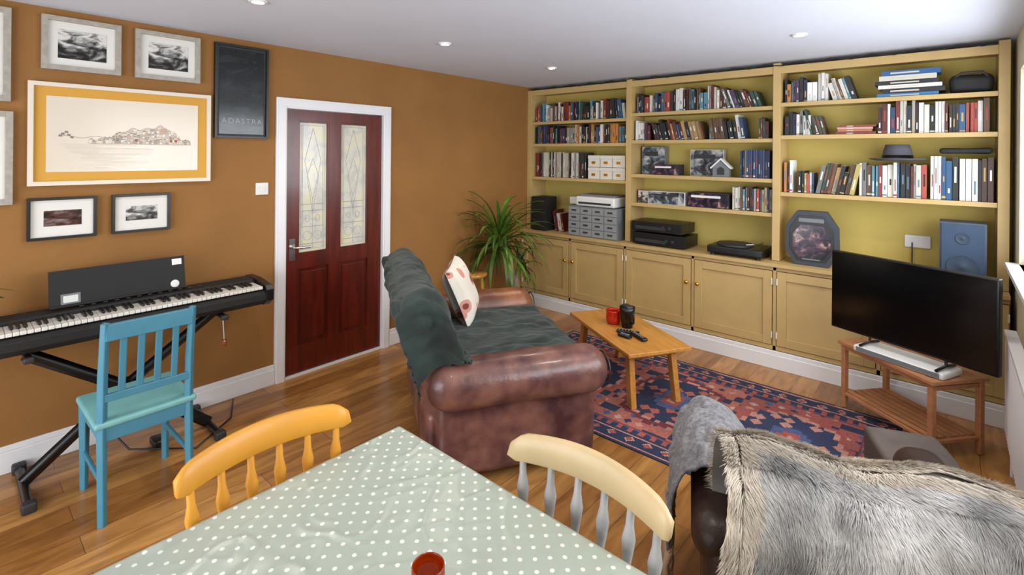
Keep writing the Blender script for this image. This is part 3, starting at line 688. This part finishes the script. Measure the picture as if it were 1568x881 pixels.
# ---------- yucca + stool
mTrunk=M('yucca_trunk','#a89878',.8,var=.4,vs=20,bump=.6,bs=40); mYu=M('yucca_leaf','#6c8c30',.45,col2='#2a4618',vs=4)
b=B(); b.lathe((0,0,0),[(.0001,0),(.11,0),(.145,.24),(.15,.25),(.14,.25),(.135,.22),(.0001,.22)],M('clay_pot','#5c4a3e',.6)); b.lathe((0,0,0),[(.0001,.221),(.135,.221)],M('soil','#20160e',.95))
b.tube([(.02,0,.2),(.02,-.02,.4),(-.03,-.1,.58),(-.06,-.18,.78)],[.035,.032,.03,.035],mTrunk,n=12)
b.tube([(.0,.03,.2),(-.03,.06,.4),(-.02,.08,.55)],[.03,.025,.022],mTrunk,n=12)
yr=random.Random(5)
for (hx,hy,hz,nn,Ls) in ((-.06,-.18,.76,95,.60),(-.02,.08,.54,16,.33)):
    for k in range(nn):
        a=yr.uniform(0,2*math.pi); el=yr.uniform(-.4,1.5); L=Ls*yr.uniform(.75,1.15); w=yr.uniform(.015,.024)
        d=Vector((math.cos(a),math.sin(a),0)); side=Vector((-math.sin(a),math.cos(a),0)); p=Vector((hx,hy,hz+yr.uniform(-.05,.06))); vs=[];fs=[]
        e_=el; n=9
        for i in range(n+1):
            t=i/n; ww=w*(math.sin(math.pi*min(1,t*.9+.12))**.7)*(1 if t<.99 else .1)+.001
            up=Vector((0,0,1)) 
            vs+=[p-side*ww,p+side*ww,p+Vector((0,0,-.006))]
            p=p+(d*math.cos(e_)+up*math.sin(e_))*(L/n); e_-=(.17+.08*math.cos(el))*(t+.3)*1.1
            p.x=max(p.x,-.28+.01*t)
        for i in range(n):
            o=i*3; fs+=[(o,o+3,o+5,o+2),(o+2,o+5,o+4,o+1)]
        b.add(vs,fs,mYu,True)
b.build('yucca_plant',(.34,3.85,0))
b=B(); b.lathe((0,0,0),[(.0001,.55),(.14,.55),(.145,.545),(.145,.525),(.135,.518),(.0001,.518)],mPine,n=32)
for k in range(3):
    a=k*2.1+.4; b.tube([(.1*math.cos(a),.1*math.sin(a),.52),(.14*math.cos(a),.14*math.sin(a),0)],[.016,.013],mPine)
b.lathe((0,0,.2),[(.118,0),(.124,.01),(.118,.02),(.112,.01),(.118,0)],mPine,n=32)
b.build('round_stool',(.27,3.30,0))

# ---------- TV and stand
tvx,tvy=3.455,3.79; tvr=math.atan2(-.35,.77)
b=B(); mScr=M('tv_screen','#050506',.16)
b.rbox((0,0,.785),(.87,.04,.51),.008,mBlack,n=2,e=2); b.box((-.425,-.0215,.545),(.425,-.020,1.03),mScr)
b.rbox((0,.03,.70),(.5,.04,.25),.015,mBlackM,n=2,e=2)
for s_ in (-1,1): b.tube([(s_*.2,-.1,.491),(s_*.2,.0,.50),(s_*.2,.0,.54)],.008,mBlack); b.tube([(s_*.2,.09,.491),(s_*.2,.0,.50)],.008,mBlack)
b.build('television',(tvx,tvy,0),rz=tvr)
b=B(); b.rbox((0,0,.0225),(.48,.2,.039),.012,mWhite,n=2,e=2); b.box((-.22,-.1005,.010),(.22,-.1,.036),mGrey); b.build('soundbar_base',(3.45,3.80,.44),rz=tvr)
b=B(); L,Dp=.64,.38; h=.435
for p,q in (((-L/2,-Dp/2),(L/2,-Dp/2+.05)),((-L/2,Dp/2-.05),(L/2,Dp/2)),((-L/2,-Dp/2+.05),(-L/2+.05,Dp/2-.05)),((L/2-.05,-Dp/2+.05),(L/2,Dp/2-.05))): b.box((p[0],p[1],h-.022),(q[0],q[1],h),mTeak)
for i in range(6): b.box((-L/2+.05,-Dp/2+.055+i*.047,h-.018),(L/2-.05,-Dp/2+.095+i*.047,h-.004),mTeak)
for sx in (-1,1):
    for sy in (-1,1): b.box((sx*(L/2-.03)-.015,sy*(Dp/2-.03)-.015,0),(sx*(L/2-.03)+.015,sy*(Dp/2-.03)+.015,h-.022),mTeak)
    b.box((sx*(L/2-.03)-.01,-Dp/2+.03,.08),(sx*(L/2-.03)+.01,Dp/2-.03,.10),mTeak); b.box((sx*(L/2-.03)-.01,-Dp/2+.03,.375),(sx*(L/2-.03)+.01,Dp/2-.03,.40),mTeak)
for y in (-Dp/2+.03,Dp/2-.03): 
    b.box((-L/2+.03,y-.01,.385),(L/2-.03,y+.01,.408),mTeak); b.box((-L/2+.03,y-.01,.08),(L/2-.03,y+.01,.10),mTeak)
for i in range(6): b.box((-L/2+.04,-Dp/2+.04+i*.05,.10),(L/2-.04,-Dp/2+.075+i*.05,.110),mTeak)
b.build('tv_stand',(3.455,3.91,.007),rz=math.atan2(-.39,.48),bevel=.003)
b=B(); b.box((3.89,2.5,.15),(3.915,3.85,.72),mTrim)
for i in range(32): b.tube([(3.89,2.53+i*.042,.18),(3.89,2.53+i*.042,.69)],.012,mTrim,n=8)
b.box((3.875,2.49,.70),(3.925,3.86,.725),mTrim)
for y in (2.6,3.7): b.box((3.915,y,.3),(3.93,y+.03,.6),mTrim); b.tube([(3.90,y,.16),(3.90,y,0)],.008,mTrim,n=8)
b.build('radiator',bevel=.002)

# ---------- armchair with fur + blanket
AO=(3.355,2.01,0); AR=math.radians(21.7)
b=B()
b.rbox((0,.02,.22),(.74,.72,.28),.04,mDkLeather); b.rbox((0,.08,.38),(.52,.6,.12),.05,mDkLeather)
Xb=T(0,-.30,.30)@Rt(.14,'X'); b.rbox((0,0,.21),(.70,.17,.46),.08,mDkLeather,X=Xb)
for s_ in (-1,1):
    b.rbox((s_*.36,.02,.30),(.12,.72,.40),.05,mDkLeather); b.rbox((s_*.37,.04,.47),(.17,.76,.15),.07,mDkLeather)
for x in (-.3,.3):
    for y in (-.27,.3): b.tube([(x,y,0),(x,y,.09)],[.018,.025],mDkLeather)
b.build('leather_armchair',AO,rz=AR,weld=True)
fp=[(-.13,.35),(-.17,.52),(-.235,.70),(-.30,.775),(-.38,.79),(-.465,.73),(-.50,.60),(-.51,.42),(-.52,.28),(-.52,.2)]
mFurB=M('fur_base','#96918c',.95,var=.25,vs=8); mFur=colmat('fur_strands',.8)
def furpt(u,v):
    y,z=pat(fp,v); w=.375+.015*math.sin(v*9); x=-w+2*w*u
    p=Vector((x*4,y*4,z*4)); d=.022*noise.noise(p)+.009*noise.noise(p*3)
    k=math.exp(-((z-.8)/.12)**2)
    dip=-.02*math.exp(-((x+.02)/.10)**2)*k+.015*math.exp(-((x+.28)/.1)**2)*k
    return Vector((x,y+(-d if v>.4 else d),z+d*.6+dip+.012-.03*max(0,u-.8)*3))
b=B(); b.grid(furpt,60,80,mFurB)
fr=random.Random(11)
NS=165000; vs=[];fs=[];cl=[]
for i in range(NS):
    u=fr.random(); v=fr.random(); 
    if v<.3 and fr.random()<.6: v=fr.uniform(.3,1)
    p=furpt(u,v); e=.01
    du=furpt(min(1,u+e),v)-furpt(max(0,u-e),v); dv=furpt(u,min(1,v+e))-furpt(u,max(0,v-e)); n=dv.cross(du)
    if n.length<1e-9: continue
    n.normalize()
    # outward = away from the chair-back core
    yc=-.31; zc=min(p.z-.02,.66)
    outv=Vector((0,p.y-yc,(p.z-zc) if p.z>.68 else 0))
    if n.dot(outv)<0: n=-n
    cn=noise.noise(Vector((p.x*3.5,p.y*3.5,p.z*3.5))); cn2=noise.noise(Vector((p.x*20,p.y*20,p.z*14))); cn3=noise.noise(Vector((p.x*18+7,p.y*18,p.z*18)))
    down=Vector((fr.gauss(0,.09)+1.0*cn+.6*cn2-.35,0,-1+.3*cn3 if v>.42 else -.6))
    if .3<v<.5: down=Vector((fr.gauss(0,.12)+.8*cn+.6*cn2,-.8,0))
    if u<.05: down+=Vector((-.6,0,0))
    if u>.95: down+=Vector((.2,0,0))
    down=down-n*min(0,down.dot(n))
    L=fr.uniform(.022,.042)*(1+.3*cn3); d1=(n*(.6+.3*cn3)+down*.7+Vector((fr.gauss(0,.09),fr.gauss(0,.09),fr.gauss(0,.09)))).normalized(); d2=(n*.15+down).normalized()
    a=p+n*.002; m_=a+d1*L*.45; t_=m_+d2*L*.6; s1=d1.cross(n+Vector((fr.gauss(0,.2),fr.gauss(0,.2),fr.gauss(0,.2)))).normalized()*.0012
    o=len(vs); vs+=[a-s1,a+s1,m_+s1*.8,m_-s1*.8,t_]; fs+=[(o,o+1,o+2,o+3),(o+3,o+2,o+4)]
    stripe=noise.noise(Vector((p.x*2.6+1,p.z*1.6,p.y*2))); patch=noise.noise(Vector((p.x*11,p.z*7,1.5)))
    band=math.exp(-((p.x-.10-.15*p.z)/.05)**2)
    g=.66-.5*max(0,stripe)-.16*patch-.34*band*(.6+.5*patch)+.13*cn2+fr.uniform(-.1,.1)
    g=max(.08,g)
    if v<.45 or u<.1: g=max(g,.56)+.06; c=(g,g*.9,g*.77,1)
    else: c=(g,g*.975,g*.96,1)
    if fr.random()<.04: c=(.16,.14,.13,1)
    cl+=[c,c]
o0=len(b.v); b.v+= [tuple(x) for x in vs]; b.mats.append(mFur); mi=len(b.mats)-1; b.hc=True
for f,c in zip(fs,cl): b.f.append(tuple(o0+k for k in f)); b.m.append(mi); b.s.append(True); b.c.append(c)
b.build('faux_fur_throw',AO,rz=AR)
mKnit=M('grey_knit','#858488',.9,col2='#58585e',vs=60,bump=.8,bs=150,sheen=.2)
gp=[(-.20,.44),(-.27,.56),(-.36,.625),(-.455,.60),(-.505,.50),(-.515,.40),(-.52,.31)]
b=B()
def kn(u,v):
    x,z=pat(gp,v); y=-.18+.50*u; p=Vector((x*6,y*6,z*6)); d=.03*noise.noise(p)+.018*noise.noise(p*2.5)+.014*math.sin(u*24)*max(0,v-.35)
    return (x-abs(d)*.7*(v>.3),y,z+abs(d)+.01-.08*(u-.5)**2)
b.grid(kn,70,70,mKnit)
mFr=M('fringe_tan','#a58c70',.9)
for i in range(70):
    u=i/69; p=Vector(kn(u,1)); b.tube([p,p+Vector((fr.uniform(-.012,.004),fr.uniform(-.01,.01),-.05)),p+Vector((fr.uniform(-.014,.006),fr.uniform(-.015,.015),-.1))],[.004,.0035,.002],mFr,n=5)
b.build('knitted_blanket',AO,rz=AR,solid=.008)
mFS=M('footstool_suede','#5e544f',.7,var=.2,vs=10)
b=B(); b.rbox((0,0,.31),(.28,.28,.2),.02,mFS,amp=.002); b.rbox((0,0,.18),(.26,.26,.08),.02,mDkLeather)
for x in (-.1,.1):
    for y in (-.1,.1): b.tube([(x,y,0),(x,y,.16)],[.015,.02],mDkLeather)
b.build('footstool',(3.53,2.77,.007),rz=AR,weld=True)

# ---------- lights
def area(name,loc,rot,sx,sy,e,col=(1,1,1)):
    l=bpy.data.lights.new(name,'AREA'); l.shape='RECTANGLE'; l.size=sx; l.size_y=sy; l.energy=e; l.color=col
    o=bpy.data.objects.new(name,l); o.location=loc; o.rotation_euler=rot; bpy.context.collection.objects.link(o)
area('window_daylight',(RX+.3,(WY0+WY1)/2,1.65),(0,math.pi/2,0),1.3,3.1,100,(.93,.96,1))
area('patio_daylight',(2.0,SY-.3,1.15),(math.pi/2,0,0),3.0,2.1,115,(.95,.97,1))
w=bpy.data.worlds.new('World'); bpy.context.scene.world=w; w.use_nodes=True
w.node_tree.nodes['Background'].inputs[0].default_value=(.78,.87,1,1); w.node_tree.nodes['Background'].inputs[1].default_value=1.3
# ---------- camera
cd=bpy.data.cameras.new('camera'); cam=bpy.data.objects.new('camera',cd); bpy.context.collection.objects.link(cam)
cd.sensor_width=36; cd.lens=17.63; cd.shift_y=-.1298; cd.clip_start=.02
cam.matrix_world=T(3.65,0,1.66)@Rt(math.radians(41.2),'Z')@Rt(math.pi/2,'X')@Rt(math.radians(.5),'Z')
bpy.context.scene.camera=cam
bpy.context.scene.view_settings.view_transform='Standard'
bpy.context.scene.view_settings.exposure=0
